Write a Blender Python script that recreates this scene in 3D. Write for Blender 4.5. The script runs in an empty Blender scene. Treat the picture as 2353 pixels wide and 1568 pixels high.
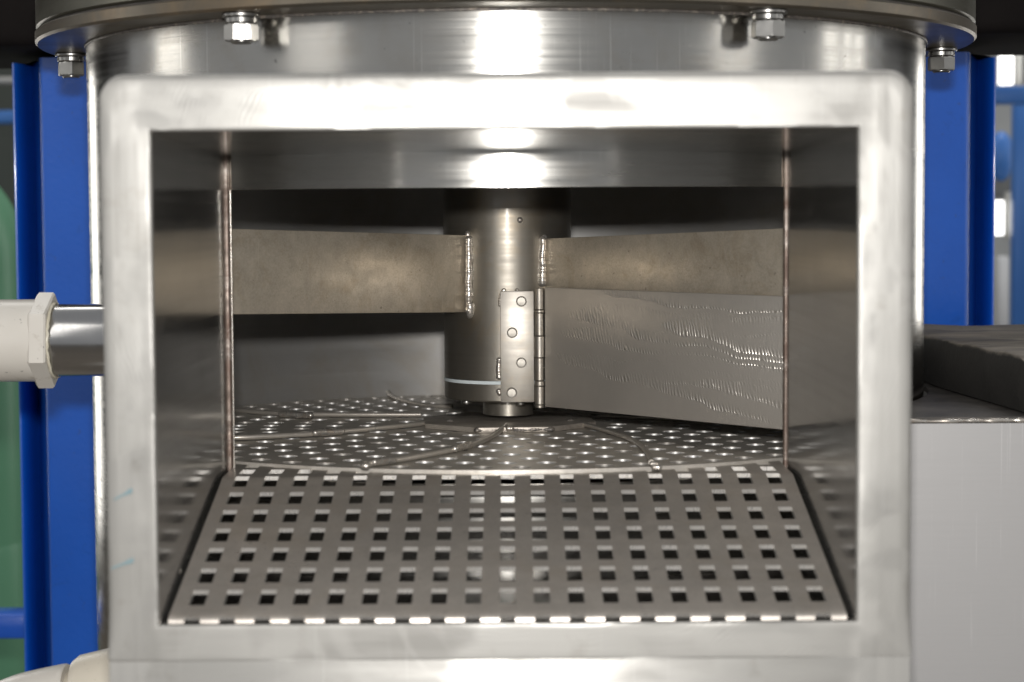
import bpy, bmesh, math, random
from mathutils import Vector, Matrix, noise
random.seed(7)
PI = math.pi
scene = bpy.context.scene
COL = scene.collection

# ------------------------------------------------------------------ camera
F_PX = 4575.0                       # focal length in pixels of a 2353 px wide picture (70 mm on 36 mm)
PITCH = math.atan(284 / F_PX)
ROLL = math.radians(0.35)
CAM = Vector((0.0037, -1.785, 0.0))
cam = bpy.data.cameras.new('camera')
cam.lens = 70.0; cam.sensor_width = 36.0
cam.clip_start = 0.05; cam.clip_end = 60
cam.dof.use_dof = True; cam.dof.focus_distance = 1.70; cam.dof.aperture_fstop = 7.5
cam_ob = bpy.data.objects.new('camera', cam); COL.objects.link(cam_ob)
CM = (Matrix.Rotation(PI / 2 - PITCH, 4, 'X') @ Matrix.Rotation(-ROLL, 4, 'Z'))
cam_ob.matrix_world = Matrix.Translation(CAM) @ CM
scene.camera = cam_ob

# ------------------------------------------------------------------ world, lamps, exposure
world = bpy.data.worlds.new('World'); scene.world = world; world.use_nodes = True
bgn = world.node_tree.nodes['Background']
bgn.inputs[0].default_value = (0.92, 0.94, 0.97, 1); bgn.inputs[1].default_value = 0.36

def area(name, loc, target, sx, sy, power, color=(1, 1, 1)):
    l = bpy.data.lights.new(name, 'AREA'); l.shape = 'RECTANGLE'; l.size = sx; l.size_y = sy
    l.energy = power; l.color = color
    o = bpy.data.objects.new(name, l); COL.objects.link(o)
    o.location = loc
    o.rotation_euler = (Vector(target) - Vector(loc)).to_track_quat('-Z', 'Y').to_euler()
    return o
area('camera_flash', (0.006, -1.80, 0.100), (0, 0, -0.04), 0.055, 0.036, 19.5, (1, 0.98, 0.955))
for x, y, z, tx, ty, tz, sx, sy, p in ((-2.4, -2.2, 1.6, 0, 0, 0, .9, 2.2, 18), (2.7, -1.7, 1.5, 0, 0, 0, .7, 2.2, 15),  # unseen pair added so the steel has something to reflect
                                      (-1.75, 2.3, .4, -.3, 0, 0, .4, 2.2, 9), (1.8, 2.4, .4, .3, 0, 0, .4, 2.2, 9),
                                      (-3.2, .34, .8, 0, 0, 0, .16, 1.9, 3.0), (-3.1, .02, .8, 0, 0, 0, .34, 1.9, 4.6), (3.3, .62, .8, 0, 0, 0, .13, 1.9, 2.6), (3.2, .30, .8, 0, 0, 0, .12, 1.9, 2.2), (3.2, -.08, .8, 0, 0, 0, .3, 1.9, 3.4),
                                      (1.2, 2.2, 2.8, 1.2, 3.2, 0, 2.0, .4, 60), (-1.6, 2.2, 2.8, -1.4, 2.6, 0, 2.0, .4, 22)):  # unseen overhead pair added to brighten the background
    area('unseen_light', (x, y, z), (tx, ty, tz), sx, sy, p, (1, 0.97, 0.92))

scene.view_settings.view_transform = 'Standard'
scene.view_settings.look = 'None'
scene.view_settings.exposure = 0.0
scene.view_settings.gamma = 1.0

# ------------------------------------------------------------------ helpers
def at(px, py, Y):
    """world point seen at pixel (px,py) of the 2353x1568 picture on the plane of depth Y"""
    d = CM.to_3x3() @ Vector(((px - 1176.5) / F_PX, -(py - 784) / F_PX, -1))
    return CAM + d * ((Y - CAM.y) / d.y)
def at_z(px, py, z):
    d = CM.to_3x3() @ Vector(((px - 1176.5) / F_PX, -(py - 784) / F_PX, -1))
    return CAM + d * ((z - CAM.z) / d.z)

def tag(o, label=None, cat=None, group=None, kind=None):
    if label: o['label'] = label
    if cat: o['category'] = cat
    if group: o['group'] = group
    if kind: o['kind'] = kind
    return o
def empty(name, loc, label, cat, group=None):
    o = bpy.data.objects.new(name, None); COL.objects.link(o); o.location = loc
    o.empty_display_size = 0.05
    return tag(o, label, cat, group)
def wloc(o):
    v = o.location.copy()
    while o.parent: o = o.parent; v += o.location
    return v
def link(name, bm, mat, parent=None, smooth=None, origin=None):
    me = bpy.data.meshes.new(name)
    bm.normal_update()
    bm.to_mesh(me); bm.free()
    me.materials.append(mat)
    o = bpy.data.objects.new(name, me); COL.objects.link(o)
    org = Vector(origin) if origin is not None else Vector((0, 0, 0))
    if org.length: me.transform(Matrix.Translation(-org))
    if parent:
        o.parent = parent; o.location = org - wloc(parent)
    else:
        o.location = org
    if smooth is not None:
        for p in me.polygons: p.use_smooth = True
        me.set_sharp_from_angle(angle=math.radians(smooth))
    return o
def share(o, name, loc, parent, rot=None):
    c = o.copy(); COL.objects.link(c); c.name = name; c.parent = parent
    c.location = Vector(loc) - (wloc(parent) if parent else Vector())
    if rot: c.rotation_euler = rot
    return c
def fix(bm):
    bmesh.ops.recalc_face_normals(bm, faces=bm.faces[:]); return bm
def add_box(bm, x0, x1, y0, y1, z0, z1, bev=0.0, seg=2, M=None):
    t = bmesh.new()
    vs = [t.verts.new((x, y, z)) for x in (x0, x1) for y in (y0, y1) for z in (z0, z1)]
    for f in ((0, 1, 3, 2), (4, 6, 7, 5), (0, 4, 5, 1), (2, 3, 7, 6), (0, 2, 6, 4), (1, 5, 7, 3)):
        t.faces.new([vs[i] for i in f])
    if bev > 0:
        bmesh.ops.bevel(t, geom=t.edges[:], offset=bev, segments=seg, profile=0.5, affect='EDGES')
    merge(bm, t, M)
def merge(bm, t, M=None):
    if M is not None: t.transform(M)
    fix(t)
    off = {}
    for v in t.verts: off[v] = bm.verts.new(v.co)
    for f in t.faces:
        nf = bm.faces.new([off[v] for v in f.verts]); nf.smooth = f.smooth
    t.free()
def add_revolve(bm, prof, seg=64, center=(0, 0, 0), M=None, a0=0, a1=2 * PI, closed=False):
    """prof: list of (r,z)"""
    t = bmesh.new(); full = abs(a1 - a0 - 2 * PI) < 1e-6
    n = seg if full else seg + 1
    rings = []
    for r, z in prof:
        if r < 1e-7: rings.append([t.verts.new((center[0], center[1], center[2] + z))]); continue
        rings.append([t.verts.new((center[0] + r * math.sin(a0 + (a1 - a0) * i / seg), center[1] - r * math.cos(a0 + (a1 - a0) * i / seg), center[2] + z)) for i in range(n)])
    pairs = list(zip(rings[:-1], rings[1:]))
    if closed: pairs.append((rings[-1], rings[0]))
    for A, B in pairs:
        for i in range(seg):
            j = (i + 1) % n
            if len(A) == 1 and len(B) == 1: continue
            if len(A) == 1: t.faces.new((A[0], B[i], B[j]))
            elif len(B) == 1: t.faces.new((A[i], A[j], B[0]))
            else: t.faces.new((A[i], A[j], B[j], B[i]))
    merge(bm, t, M)
def add_tube(bm, pts, r, seg=12, caps=True, sq=None):
    """pts: points, r: number or list; sq: optional squash fn"""
    pts = [Vector(p) for p in pts]; n = len(pts)
    rr = r if isinstance(r, (list, tuple)) else [r] * n
    t = bmesh.new(); rings = []
    tan0 = (pts[1] - pts[0]).normalized()
    up = Vector((0, 0, 1)) if abs(tan0.z) < 0.9 else Vector((0, 1, 0))
    for i, p in enumerate(pts):
        tn = (pts[min(i + 1, n - 1)] - pts[max(i - 1, 0)]).normalized()
        sx = tn.cross(up).normalized(); uy = sx.cross(tn).normalized()
        rings.append([t.verts.new(p + (sx * math.cos(2 * PI * k / seg) + uy * math.sin(2 * PI * k / seg)) * rr[i]) for k in range(seg)])
    for A, B in zip(rings[:-1], rings[1:]):
        for k in range(seg):
            j = (k + 1) % seg; t.faces.new((A[k], A[j], B[j], B[k]))
    if caps:
        t.faces.new(rings[0][::-1]); t.faces.new(rings[-1])
    merge(bm, t)
def sheet(P, mask, t, bm=None, sm=True, inner=0, edge=0):
    """P[i][j]: grid of outer points; mask[i][j]: is the cell solid; t: thickness laid inwards (against the normal)."""
    bm = bm or bmesh.new()
    n, m = len(P), len(P[0])
    N = [[None] * m for _ in range(n)]
    for i in range(n):
        for j in range(m):
            a = P[min(i + 1, n - 1)][j] - P[max(i - 1, 0)][j]
            b = P[i][min(j + 1, m - 1)] - P[i][max(j - 1, 0)]
            N[i][j] = a.cross(b).normalized()
    Q = [[P[i][j] - N[i][j] * t for j in range(m)] for i in range(n)]
    for G, flip in ((P, False), (Q, True)):
        V = {}
        def gv(i, j):
            if (i, j) not in V: V[(i, j)] = bm.verts.new(G[i][j])
            return V[(i, j)]
        for i in range(n - 1):
            for j in range(m - 1):
                if mask(i, j):
                    q = [gv(i, j), gv(i + 1, j), gv(i + 1, j + 1), gv(i, j + 1)]
                    f = bm.faces.new(q[::-1] if flip else q); f.smooth = sm; f.material_index = inner if flip else 0
    def ok(i, j): return 0 <= i < n - 1 and 0 <= j < m - 1 and mask(i, j)
    def rim(a, b):
        vs = [bm.verts.new(v) for v in (P[a[0]][a[1]], P[b[0]][b[1]], Q[b[0]][b[1]], Q[a[0]][a[1]])]
        bm.faces.new(vs).material_index = edge
    for i in range(n - 1):
        for j in range(m - 1):
            if not mask(i, j): continue
            if not ok(i, j - 1): rim((i + 1, j), (i, j))
            if not ok(i, j + 1): rim((i, j + 1), (i + 1, j + 1))
            if not ok(i - 1, j): rim((i, j), (i, j + 1))
            if not ok(i + 1, j): rim((i + 1, j + 1), (i + 1, j))
    return bm
def add_bead(bm, pts, r, step=None, flat=0.7, jit=0.25):
    """a weld: one uneven rippled run along pts, tapering at both ends"""
    pts = [Vector(p) for p in pts]
    L = [0]
    for a, b in zip(pts[:-1], pts[1:]): L.append(L[-1] + (b - a).length)
    tot = L[-1]; n = max(6, min(160, int(tot / (r * .22)))); sd = random.uniform(0, 99)
    per = r * 1.15; path = []; rad = []
    for q in range(-1, n + 2):
        s = min(max(q / n, 0), 1) * tot
        k = max(i for i in range(len(L)) if L[i] <= s + 1e-9); k = min(k, len(pts) - 2)
        d = (pts[k + 1] - pts[k]).normalized()
        p = pts[k].lerp(pts[k + 1], (s - L[k]) / max(L[k + 1] - L[k], 1e-9))
        if q == -1: p = p - d * r * .7
        if q == n + 1: p = p + d * r * .7
        w = s / per + .6 * noise.noise(Vector((s * 180, sd, 0)))
        rr = r * (1 + .10 * (w % 1.0) - .05) * (1 + jit * 1.1 * noise.noise(Vector((s * 150, sd, 3))))
        if q < 0 or q > n: rr = r * .45
        path.append(p + Vector((noise.noise(Vector((s * 90, sd, 5))), noise.noise(Vector((s * 90, sd, 8))), noise.noise(Vector((s * 90, sd, 11))))) * r * .22); rad.append(rr)
    add_tube(bm, path, rad, 14)
    for f in bm.faces: f.smooth = True

# ------------------------------------------------------------------ materials
class NT:
    def __init__(self, name):
        self.m = bpy.data.materials.new(name); self.m.use_nodes = True
        self.t = self.m.node_tree; self.b = self.t.nodes['Principled BSDF']; self.co = None
    def n(self, kind, **kw):
        nd = self.t.nodes.new(kind)
        for k, v in kw.items():
            if k in nd.inputs.keys(): self.set(nd, k, v)
            else: setattr(nd, k, v)
        return nd
    def set(self, nd, k, v):
        if hasattr(v, 'is_output'): self.t.links.new(v, nd.inputs[k])
        else: nd.inputs[k].default_value = v
    def p(self, k, v): self.set(self.b, k, v)
    def coord(self, scale=(1, 1, 1), rot=(0, 0, 0)):
        if not self.co: self.co = self.n('ShaderNodeTexCoord')
        mp = self.n('ShaderNodeMapping')
        self.t.links.new(self.co.outputs['Object'], mp.inputs['Vector'])
        mp.inputs['Scale'].default_value = scale; mp.inputs['Rotation'].default_value = rot
        return mp.outputs[0]
    def noise(self, vec, scale=5, detail=4, rough=.6, dist=0):
        nd = self.n('ShaderNodeTexNoise'); self.t.links.new(vec, nd.inputs['Vector'])
        nd.inputs['Scale'].default_value = scale; nd.inputs['Detail'].default_value = detail
        nd.inputs['Roughness'].default_value = rough; nd.inputs['Distortion'].default_value = dist
        return nd.outputs['Fac']
    def ramp(self, fac, stops, interp='LINEAR'):
        nd = self.n('ShaderNodeValToRGB'); self.t.links.new(fac, nd.inputs['Fac'])
        cr = nd.color_ramp; cr.interpolation = interp
        while len(cr.elements) < len(stops): cr.elements.new(0.5)
        for e, (p, c) in zip(cr.elements, stops):
            e.position = p; e.color = c if len(c) == 4 else (*c, 1)
        return nd.outputs['Color']
    def maprange(self, v, a, b, c, d):
        nd = self.n('ShaderNodeMapRange'); self.t.links.new(v, nd.inputs['Value'])
        for k, x in (('From Min', a), ('From Max', b), ('To Min', c), ('To Max', d)): nd.inputs[k].default_value = x
        return nd.outputs['Result']
    def math(self, op, a, b=0.0):
        nd = self.n('ShaderNodeMath'); nd.operation = op
        for i, v in enumerate((a, b)):
            if hasattr(v, 'is_output'): self.t.links.new(v, nd.inputs[i])
            else: nd.inputs[i].default_value = v
        return nd.outputs[0]
    def mix(self, fac, a, b, mode='MIX'):
        nd = self.n('ShaderNodeMix'); nd.data_type = 'RGBA'; nd.blend_type = mode
        for i, v in ((0, fac), (6, a), (7, b)):
            if hasattr(v, 'is_output'): self.t.links.new(v, nd.inputs[i])
            else: nd.inputs[i].default_value = v if i == 0 else (*v, 1) if len(v) == 3 else v
        return nd.outputs[2]
    def scratches(self, col, amount, bright):
        for k, (ry, f) in enumerate(((.75, 9), (-.5, 7), (1.25, 11))):
            n = self.noise(self.coord((1100, 40, f), (0, ry, .3 * k)), 1, 2, .4)
            gate = self.maprange(self.noise(self.coord(), 9 + 3 * k, 2, .5), .5, .62, 0, 1)
            col = self.mix(self.math('MULTIPLY', self.math('MULTIPLY', self.maprange(n, .70, .76, 0, 1), gate), amount), col, bright)
        return col
    def bump(self, h, strength=.2, dist=.001, prev=None):
        nd = self.n('ShaderNodeBump'); self.t.links.new(h, nd.inputs['Height'])
        nd.inputs['Strength'].default_value = strength; nd.inputs['Distance'].default_value = dist
        if prev: self.t.links.new(prev, nd.inputs['Normal'])
        self.t.links.new(nd.outputs[0], self.b.inputs['Normal'])
        return nd.outputs[0]

def steel(name, c1, c2, rough=.35, rvar=.1, metal=1.0, brush=None, bs=.15, aniso=0, arot=.25, blotch=9, stain=None, stainamt=0, bd=.0002, spots=0, grain=0, scr=0):
    """brushed or ground stainless steel; brush: scale of the grain, large across the strokes"""
    m = NT(name)
    bl = m.noise(m.coord(), blotch, 5, .62, .4)
    col = m.mix(m.maprange(bl, .3, .7, 0, 1), c1, c2)
    if stain:
        st = m.noise(m.coord((1, 1, 1)), blotch * 1.7, 6, .7, .8)
        col = m.mix(m.math('MULTIPLY', m.maprange(st, .5, .72, 0, 1), stainamt), col, stain)
    if spots:
        sp = m.noise(m.coord(), 260, 2, .5)
        col = m.mix(m.math('MULTIPLY', m.maprange(sp, .71, .76, 0, 1), spots), col, (.05, .045, .04))
    if grain:
        gr = m.noise(m.coord(), 650, 2, .7); col = m.mix(m.maprange(gr, .35, .65, 0, grain), col, tuple(c * .55 for c in c2))
        gr2 = m.noise(m.coord((45, 45, 38)), 1, 6, .7, .5); col = m.mix(m.maprange(gr2, .42, .7, 0, grain), col, tuple(min(1, c * 1.35) for c in c1))
    r = m.maprange(bl, .3, .7, rough - rvar, rough + rvar)
    if brush:
        g = m.noise(m.coord(brush), 1, 3, .7)
        g2 = m.noise(m.coord(tuple(b * .23 for b in brush)), 1, 4, .7)
        r = m.math('ADD', r, m.maprange(g2, .3, .7, -.06, .06))
        col = m.mix(m.maprange(g2, .35, .65, 0, .25), col, tuple(c * .72 for c in c1))
        m.bump(g, bs, bd)
    if scr: col = m.scratches(col, scr, tuple(min(1, c * 1.7) for c in c1))
    m.p('Base Color', col); m.p('Metallic', metal); m.p('Roughness', r)
    if aniso:
        m.p('Anisotropic', aniso); m.p('Anisotropic Rotation', arot)
        tg = m.n('ShaderNodeTangent'); tg.direction_type = 'RADIAL'; tg.axis = 'Z'
        m.t.links.new(tg.outputs[0], m.b.inputs['Tangent'])
    return m.m
def paint(name, c1, c2, rough=.35, blotch=6, bump=0, coat=0, bscale=200, metal=0, dirt=0):
    m = NT(name)
    bl = m.noise(m.coord(), blotch, 5, .6)
    c = m.mix(m.maprange(bl, .3, .7, 0, 1), c1, c2)
    if dirt:
        d1 = m.noise(m.coord(), 45, 4, .7, .6); c = m.mix(m.maprange(d1, .60, .75, 0, dirt), c, tuple(x * .45 * k for x, k in zip(c1, (1, .88, .7))))
        d2 = m.noise(m.coord(), 190, 2, .5); c = m.mix(m.maprange(d2, .70, .75, 0, dirt), c, (.05, .045, .04))
    m.p('Base Color', c); m.p('Roughness', rough); m.p('Metallic', metal)
    if coat: m.p('Coat Weight', coat); m.p('Coat Roughness', .1)
    if bump: m.bump(m.noise(m.coord(), bscale, 3, .6), bump, .001)
    return m.m

M = {}
M['shell'] = steel('brushed_shell', (.60, .58, .54), (.50, .49, .46), .21, .05, 1, (5, 5, 700), .04, .6, .25, 7, (.42, .35, .26), .35, .0002, .5, 0, .4)
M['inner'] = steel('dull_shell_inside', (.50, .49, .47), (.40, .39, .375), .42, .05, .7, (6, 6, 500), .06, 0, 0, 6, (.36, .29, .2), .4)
M['frame'] = steel('ground_frame', (.37, .36, .335), (.26, .253, .238), .44, .07, .94, (60, 60, 60), .10, 0, 0, 11)
M['wall'] = steel('polished_wall', (.46, .455, .44), (.41, .405, .395), .14, .05, .9, (10, 10, 700), .05, .3, .25, 6)
M['chute'] = steel('chute_sheet', (.53, .485, .435), (.44, .405, .365), .36, .05, .55, (90, 90, 90), .05, 0, 0, 12, (.40, .30, .19), .3, .0002, .5, .3)
M['disc'] = steel('screen_sheet', (.74, .69, .62), (.60, .56, .50), .36, .06, .45, (80, 80, 80), .06, 0, 0, 14, (.28, .21, .13), .5, .0002, .6, .3)
M['plate'] = steel('burnt_plate', (.50, .45, .39), (.36, .32, .275), .45, .06, .5, (80, 80, 80), .06, 0, 0, 30, (.12, .09, .07), .7, .0002, .5, .3)
M['rod'] = steel('round_bar', (.56, .52, .46), (.44, .40, .35), .32, .06, .55, (80, 80, 80), .06, 0, 0, 30)
M['hub'] = steel('turned_hub', (.30, .275, .235), (.25, .23, .195), .44, .05, .85, (4, 4, 500), .1, .3, .25, 9, (.30, .22, .12), .5)
for k_, v_ in (('Coat Weight', .35), ('Coat Roughness', .10), ('Coat IOR', 2.0)): M['hub'].node_tree.nodes['Principled BSDF'].inputs[k_].default_value = v_
M['arm'] = steel('mill_finish_arm', (.54, .475, .385), (.40, .355, .285), .38, .07, .6, (420, 420, 420), .10, 0, 0, 18, (.30, .22, .12), .6, .0003, .6, .36, .3)
M['weld'] = steel('weld_metal', (.66, .63, .58), (.45, .41, .36), .30, .1, .75, (500, 500, 500), .1, 0, 0, 160, (.36, .20, .10), .5)
M['weld_dark'] = steel('burnt_weld', (.16, .145, .13), (.07, .064, .06), .48, .1, .45, (500, 500, 500), .2, 0, 0, 120, (.5, .42, .34), .7)
M['weld_brown'] = steel('heat_tinted_weld', (.17, .135, .112), (.10, .058, .042), .45, .1, .55, (200, 200, 40), .1, 0, 0, 40, (.55, .5, .45), .7)
M['hinge'] = steel('hinge_steel', (.42, .39, .345), (.36, .335, .30), .46, .05, .9, (6, 6, 500), .05, 0, 0, 30, (.42, .32, .2), .3)
M['bolt'] = steel('bolt_steel', (.38, .372, .355), (.32, .315, .30), .30, .06, 1, (90, 90, 90), .03, 0, 0, 60)
M['lid'] = steel('dull_flange', (.20, .172, .135), (.125, .115, .095), .42, .09, .9, (6, 6, 300), .08, 0, 0, 9, (.30, .21, .12), .5)
M['lid_top'] = steel('dull_lid', (.16, .152, .12), (.10, .098, .08), .40, .08, .8, (6, 6, 300), .08, 0, 0, 9)
M['cut'] = steel('laser_cut_edge', (.80, .77, .73), (.58, .55, .50), .30, .06, .6, (900, 900, 30), .3, 0, 0, 90)
M['hole'] = steel('punched_edge', (.72, .71, .69), (.58, .57, .55), .42, .06, .75, (900, 900, 20), .1, 0, 0, 60)
M['hole_dull'] = steel('dull_punched_edge', (.40, .38, .35), (.22, .205, .185), .45, .06, .6, (900, 900, 20), .2, 0, 0, 60)
M['screw'] = steel('flat_screw', (.33, .31, .275), (.28, .26, .23), .46, .05, .9, (80, 80, 80), .03, 0, 0, 60)
M['pipe'] = steel('polished_pipe', (.50, .495, .49), (.43, .425, .42), .22, .04, 1, (700, 5, 5), .03, 0, 0, 20)
M['cabinet'] = steel('brushed_cabinet', (.45, .44, .434), (.41, .403, .40), .48, .03, .35, (30, 500, 500), .03, 0, 0, 4, None, 0, .0002, 0, 0, .4)
M['dark'] = paint('dark_steel', (.05, .045, .04), (.09, .08, .07), .55, 30, .3, 0, 300, .5)  # near-black stands in for shade under the chute and disc; gasket shares it
M['ring'] = paint('white_seal', (.70, .76, .76), (.62, .68, .69), .35, 30)
M['pvc'] = paint('white_pvc', (.66, .63, .575), (.60, .565, .51), .32, 12, dirt=.5)
M['pvc2'] = paint('cream_pvc', (.62, .565, .47), (.56, .51, .42), .35, 12, dirt=.4)
M['tape'] = paint('thread_tape', (.7, .66, .56), (.6, .55, .42), .25, 90)
M['blue'] = paint('blue_enamel', (.0025, .082, .45), (.005, .105, .55), .34, 5, .30, .6, 170, dirt=.25)
M['blue2'] = paint('blue_rail_paint', (.03, .13, .42), (.04, .16, .46), .4, 7)
M['green'] = paint('green_paint', (.085, .235, .13), (.10, .27, .155), .32, 3)
M['black'] = paint('black_beam_cover', (.006, .005, .005), (.012, .010, .0095), .85, 8, .3, 0, 180)
M['marker'] = paint('teal_marker', (.11, .20, .23), (.19, .25, .26), .5, 160)

M['black'].node_tree.nodes['Principled BSDF'].inputs['Specular IOR Level'].default_value = .08
def frame_mat():
    m = NT('hand_ground_frame')
    co = m.n('ShaderNodeTexCoord'); sep = m.n('ShaderNodeSeparateXYZ'); m.t.links.new(co.outputs['Object'], sep.inputs[0])
    wob = m.noise(m.coord(), 30, 3, .5)
    ax = m.math('ADD', m.math('ABSOLUTE', sep.outputs['X']), m.maprange(wob, .3, .7, -.008, .008))
    side = m.maprange(ax, .200, .220, 0, 1)                        # grinding runs along each bar
    gh = m.noise(m.coord((7, 7, 330)), 1, 4, .65); gv = m.noise(m.coord((330, 330, 7)), 1, 4, .65)
    lh = m.noise(m.coord((4, 4, 44)), 1, 4, .6); lv = m.noise(m.coord((95, 95, 4)), 1, 4, .6)
    g = m.n('ShaderNodeMix', data_type='FLOAT'); m.t.links.new(side, g.inputs[0]); m.t.links.new(gh, g.inputs[2]); m.t.links.new(gv, g.inputs[3])
    l = m.n('ShaderNodeMix', data_type='FLOAT'); m.t.links.new(side, l.inputs[0]); m.t.links.new(lh, l.inputs[2]); m.t.links.new(lv, l.inputs[3])
    G, Lw = g.outputs[0], l.outputs[0]
    patch = m.maprange(m.noise(m.coord(), 13, 2, .5, 1.8), .44, .56, 0, 1)
    sw = m.n('ShaderNodeTexWave', wave_type='RINGS', rings_direction='Y'); m.t.links.new(m.coord((1, 1, 1)), sw.inputs['Vector'])
    sw.inputs['Scale'].default_value = 120; sw.inputs['Distortion'].default_value = 14; sw.inputs['Detail'].default_value = 2; sw.inputs['Detail Scale'].default_value = .25
    col = m.mix(m.maprange(Lw, .3, .7, 0, 1), (.385, .375, .352), (.235, .228, .212))
    col = m.mix(m.math('MULTIPLY', patch, .7), col, (.37, .36, .338))
    sm = m.maprange(m.noise(m.coord(), 38, 4, .65), .60, .72, 0, .35); col = m.mix(sm, col, (.22, .205, .18))
    r = m.math('ADD', m.maprange(Lw, .3, .7, .37, .56), m.math('MULTIPLY', patch, -.10))
    col = m.scratches(col, .5, (.50, .49, .47)); m.p('Base Color', col); m.p('Metallic', .48); m.p('Roughness', r)
    m.p('Anisotropic', .3); m.p('Anisotropic Rotation', .25)
    tg = m.n('ShaderNodeMix', data_type='VECTOR'); m.t.links.new(side, tg.inputs[0]); tg.inputs[4].default_value = (1, 0, 0); tg.inputs[5].default_value = (0, 0, 1)
    m.t.links.new(tg.outputs[1], m.b.inputs['Tangent'])
    nb = m.bump(G, .10, .0003)
    m.bump(m.math('MULTIPLY', sw.outputs['Fac'], m.maprange(m.noise(m.coord(), 17, 2, .5), .45, .65, 0, 1)), .09, .0003, nb)
    return m.m
M['frame'] = frame_mat()
# gate: ground with a disc, fine ticks in swept crescents
def gate_mat():
    m = NT('disc_ground_gate')
    co = m.n('ShaderNodeTexCoord')
    sep = m.n('ShaderNodeSeparateXYZ'); m.t.links.new(co.outputs['Object'], sep.inputs[0])
    X, Z = sep.outputs['X'], sep.outputs['Z']
    wx = m.maprange(m.noise(m.coord((14, 14, 14)), 1, 2, .5), .3, .7, -.006, .006)
    Zw = m.math('ADD', Z, wx)
    # sweeps of the grinder: each a crescent with its tip at (x, z) opening to the right
    tot = None
    for tx, tz, k, sl in ((-.024, .034, .030, .02), (-.044, .016, .050, -.09), (-.052, .000, .036, -.05), (-.057, -.021, .034, -.10), (-.004, -.034, .05, -.14), (.055, -.040, .028, -.06), (.000, .050, .03, .0), (.03, .012, .06, -.10)):
        dx = m.math('SUBTRACT', X, tx)
        dz = m.math('SUBTRACT', m.math('SUBTRACT', Zw, tz), m.math('MULTIPLY', dx, sl))
        q = m.math('SUBTRACT', m.math('DIVIDE', m.math('MULTIPLY', dz, dz), k * k), dx)
        up = m.maprange(dz, -.003, .006, 1, .35)
        b = m.math('MULTIPLY', m.math('MULTIPLY', m.maprange(q, -.050, 0, 0, 1), m.maprange(q, 0, .005, 1, 0)), up)
        b = m.math('POWER', b, 1.25)
        tot = b if tot is None else m.math('MAXIMUM', tot, b)
    patchy = m.maprange(m.noise(m.coord((26, 26, 26)), 1, 4, .6), .38, .60, .18, 1)
    amp = m.math('MULTIPLY', tot, patchy)
    jit = m.noise(m.coord((90, 90, 50)), 1, 3, .6)
    t = m.math('ADD', m.math('MULTIPLY', X, 460.0), m.math('ADD', m.math('MULTIPLY', Z, 70.0), m.math('MULTIPLY', jit, 2.4)))
    tick = m.math('SINE', m.math('MULTIPLY', t, 6.2832))
    fine = m.noise(m.coord((1300, 1300, 90)), 1, 2, .6)
    h = m.math('ADD', m.math('MULTIPLY', tick, amp), m.math('MULTIPLY', fine, .40))
    bl = m.noise(m.coord(), 9, 4, .6)
    m.p('Base Color', m.mix(m.maprange(bl, .3, .7, 0, 1), (.56, .52, .47), (.44, .41, .37)))
    m.p('Metallic', .66)
    m.p('Roughness', m.math('ADD', m.maprange(bl, .3, .7, .38, .46), m.math('MULTIPLY', amp, -.12)))
    m.bump(h, .5, .0010)
    return m.m
M['gate'] = gate_mat()
def slab_mat():
    m = NT('dusty_rubber')
    a = m.noise(m.coord((3, 9, 9)), 3, 7, .66, .6); b = m.noise(m.coord(), 90, 3, .6)
    c = m.ramp(a, [(.3, (.06, .054, .047)), (.5, (.15, .13, .105)), (.72, (.27, .235, .19))])
    c = m.mix(m.maprange(b, .66, .72, 0, .8), c, (.012, .011, .01))
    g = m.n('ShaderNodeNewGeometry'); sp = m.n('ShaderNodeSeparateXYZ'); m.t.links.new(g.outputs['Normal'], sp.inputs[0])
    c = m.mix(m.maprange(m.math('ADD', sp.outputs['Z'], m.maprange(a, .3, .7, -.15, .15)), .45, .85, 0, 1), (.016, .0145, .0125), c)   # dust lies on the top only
    m.p('Base Color', c); m.p('Roughness', .75); m.bump(m.noise(m.coord(), 16, 7, .7, .4), .5, .005)
    return m.m
M['slab'] = slab_mat()
def emit(name, col, s):
    m = NT(name); m.p('Base Color', (.8, .8, .8, 1)); m.p('Emission Color', (*col, 1)); m.p('Emission Strength', s); return m.m
M['tube'] = emit('lit_tube', (1, .98, .95), 3.0)

# ------------------------------------------------------------------ dimensions
R = 0.366; T = 0.004                 # vessel shell
HW = 0.2082                          # half width of the feed box
YF = -0.611                          # its front plane
ZT0, ZT1 = 0.0520, 0.0472            # ceiling height at the front and at the shell
CUT_T, CUT_B = 0.0215, -0.1915       # shell opening
Z_JOINT = 0.148                      # underside of the flange
TH = math.asin((HW + .001) / R)

# ------------------------------------------------------------------ setting
def quad_obj(name, pts, mat, label, kind='structure'):
    bm = bmesh.new(); bm.faces.new([bm.verts.new(p) for p in pts])
    return tag(link(name, bm, mat), label, kind=kind)
M['floor'] = paint('concrete_floor', (.22, .19, .15), (.15, .13, .11), .6, 2)
quad_obj('floor', [(-9, -6, -1.25), (9, -6, -1.25), (9, 7, -1.25), (-9, 7, -1.25)], M['floor'], 'beige concrete workshop floor')
M['wall_dark'] = paint('dim_wall', (.045, .055, .05), (.065, .075, .065), .8, 1)
M['wall_grey'] = paint('grey_wall', (.34, .35, .35), (.26, .28, .30), .8, 1.4)
bm = bmesh.new(); add_box(bm, -6, 0, 4.6, 4.75, -1.249, 3.0)
tag(link('wall', bm, M['wall_dark']), 'dim dark green wall far behind on the left', kind='structure')
bm = bmesh.new(); add_box(bm, .004, 6, 4.6, 4.75, -1.249, 3.0)
tag(link('wall', bm, M['wall_grey']), 'pale grey wall far behind on the right', kind='structure')

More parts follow.
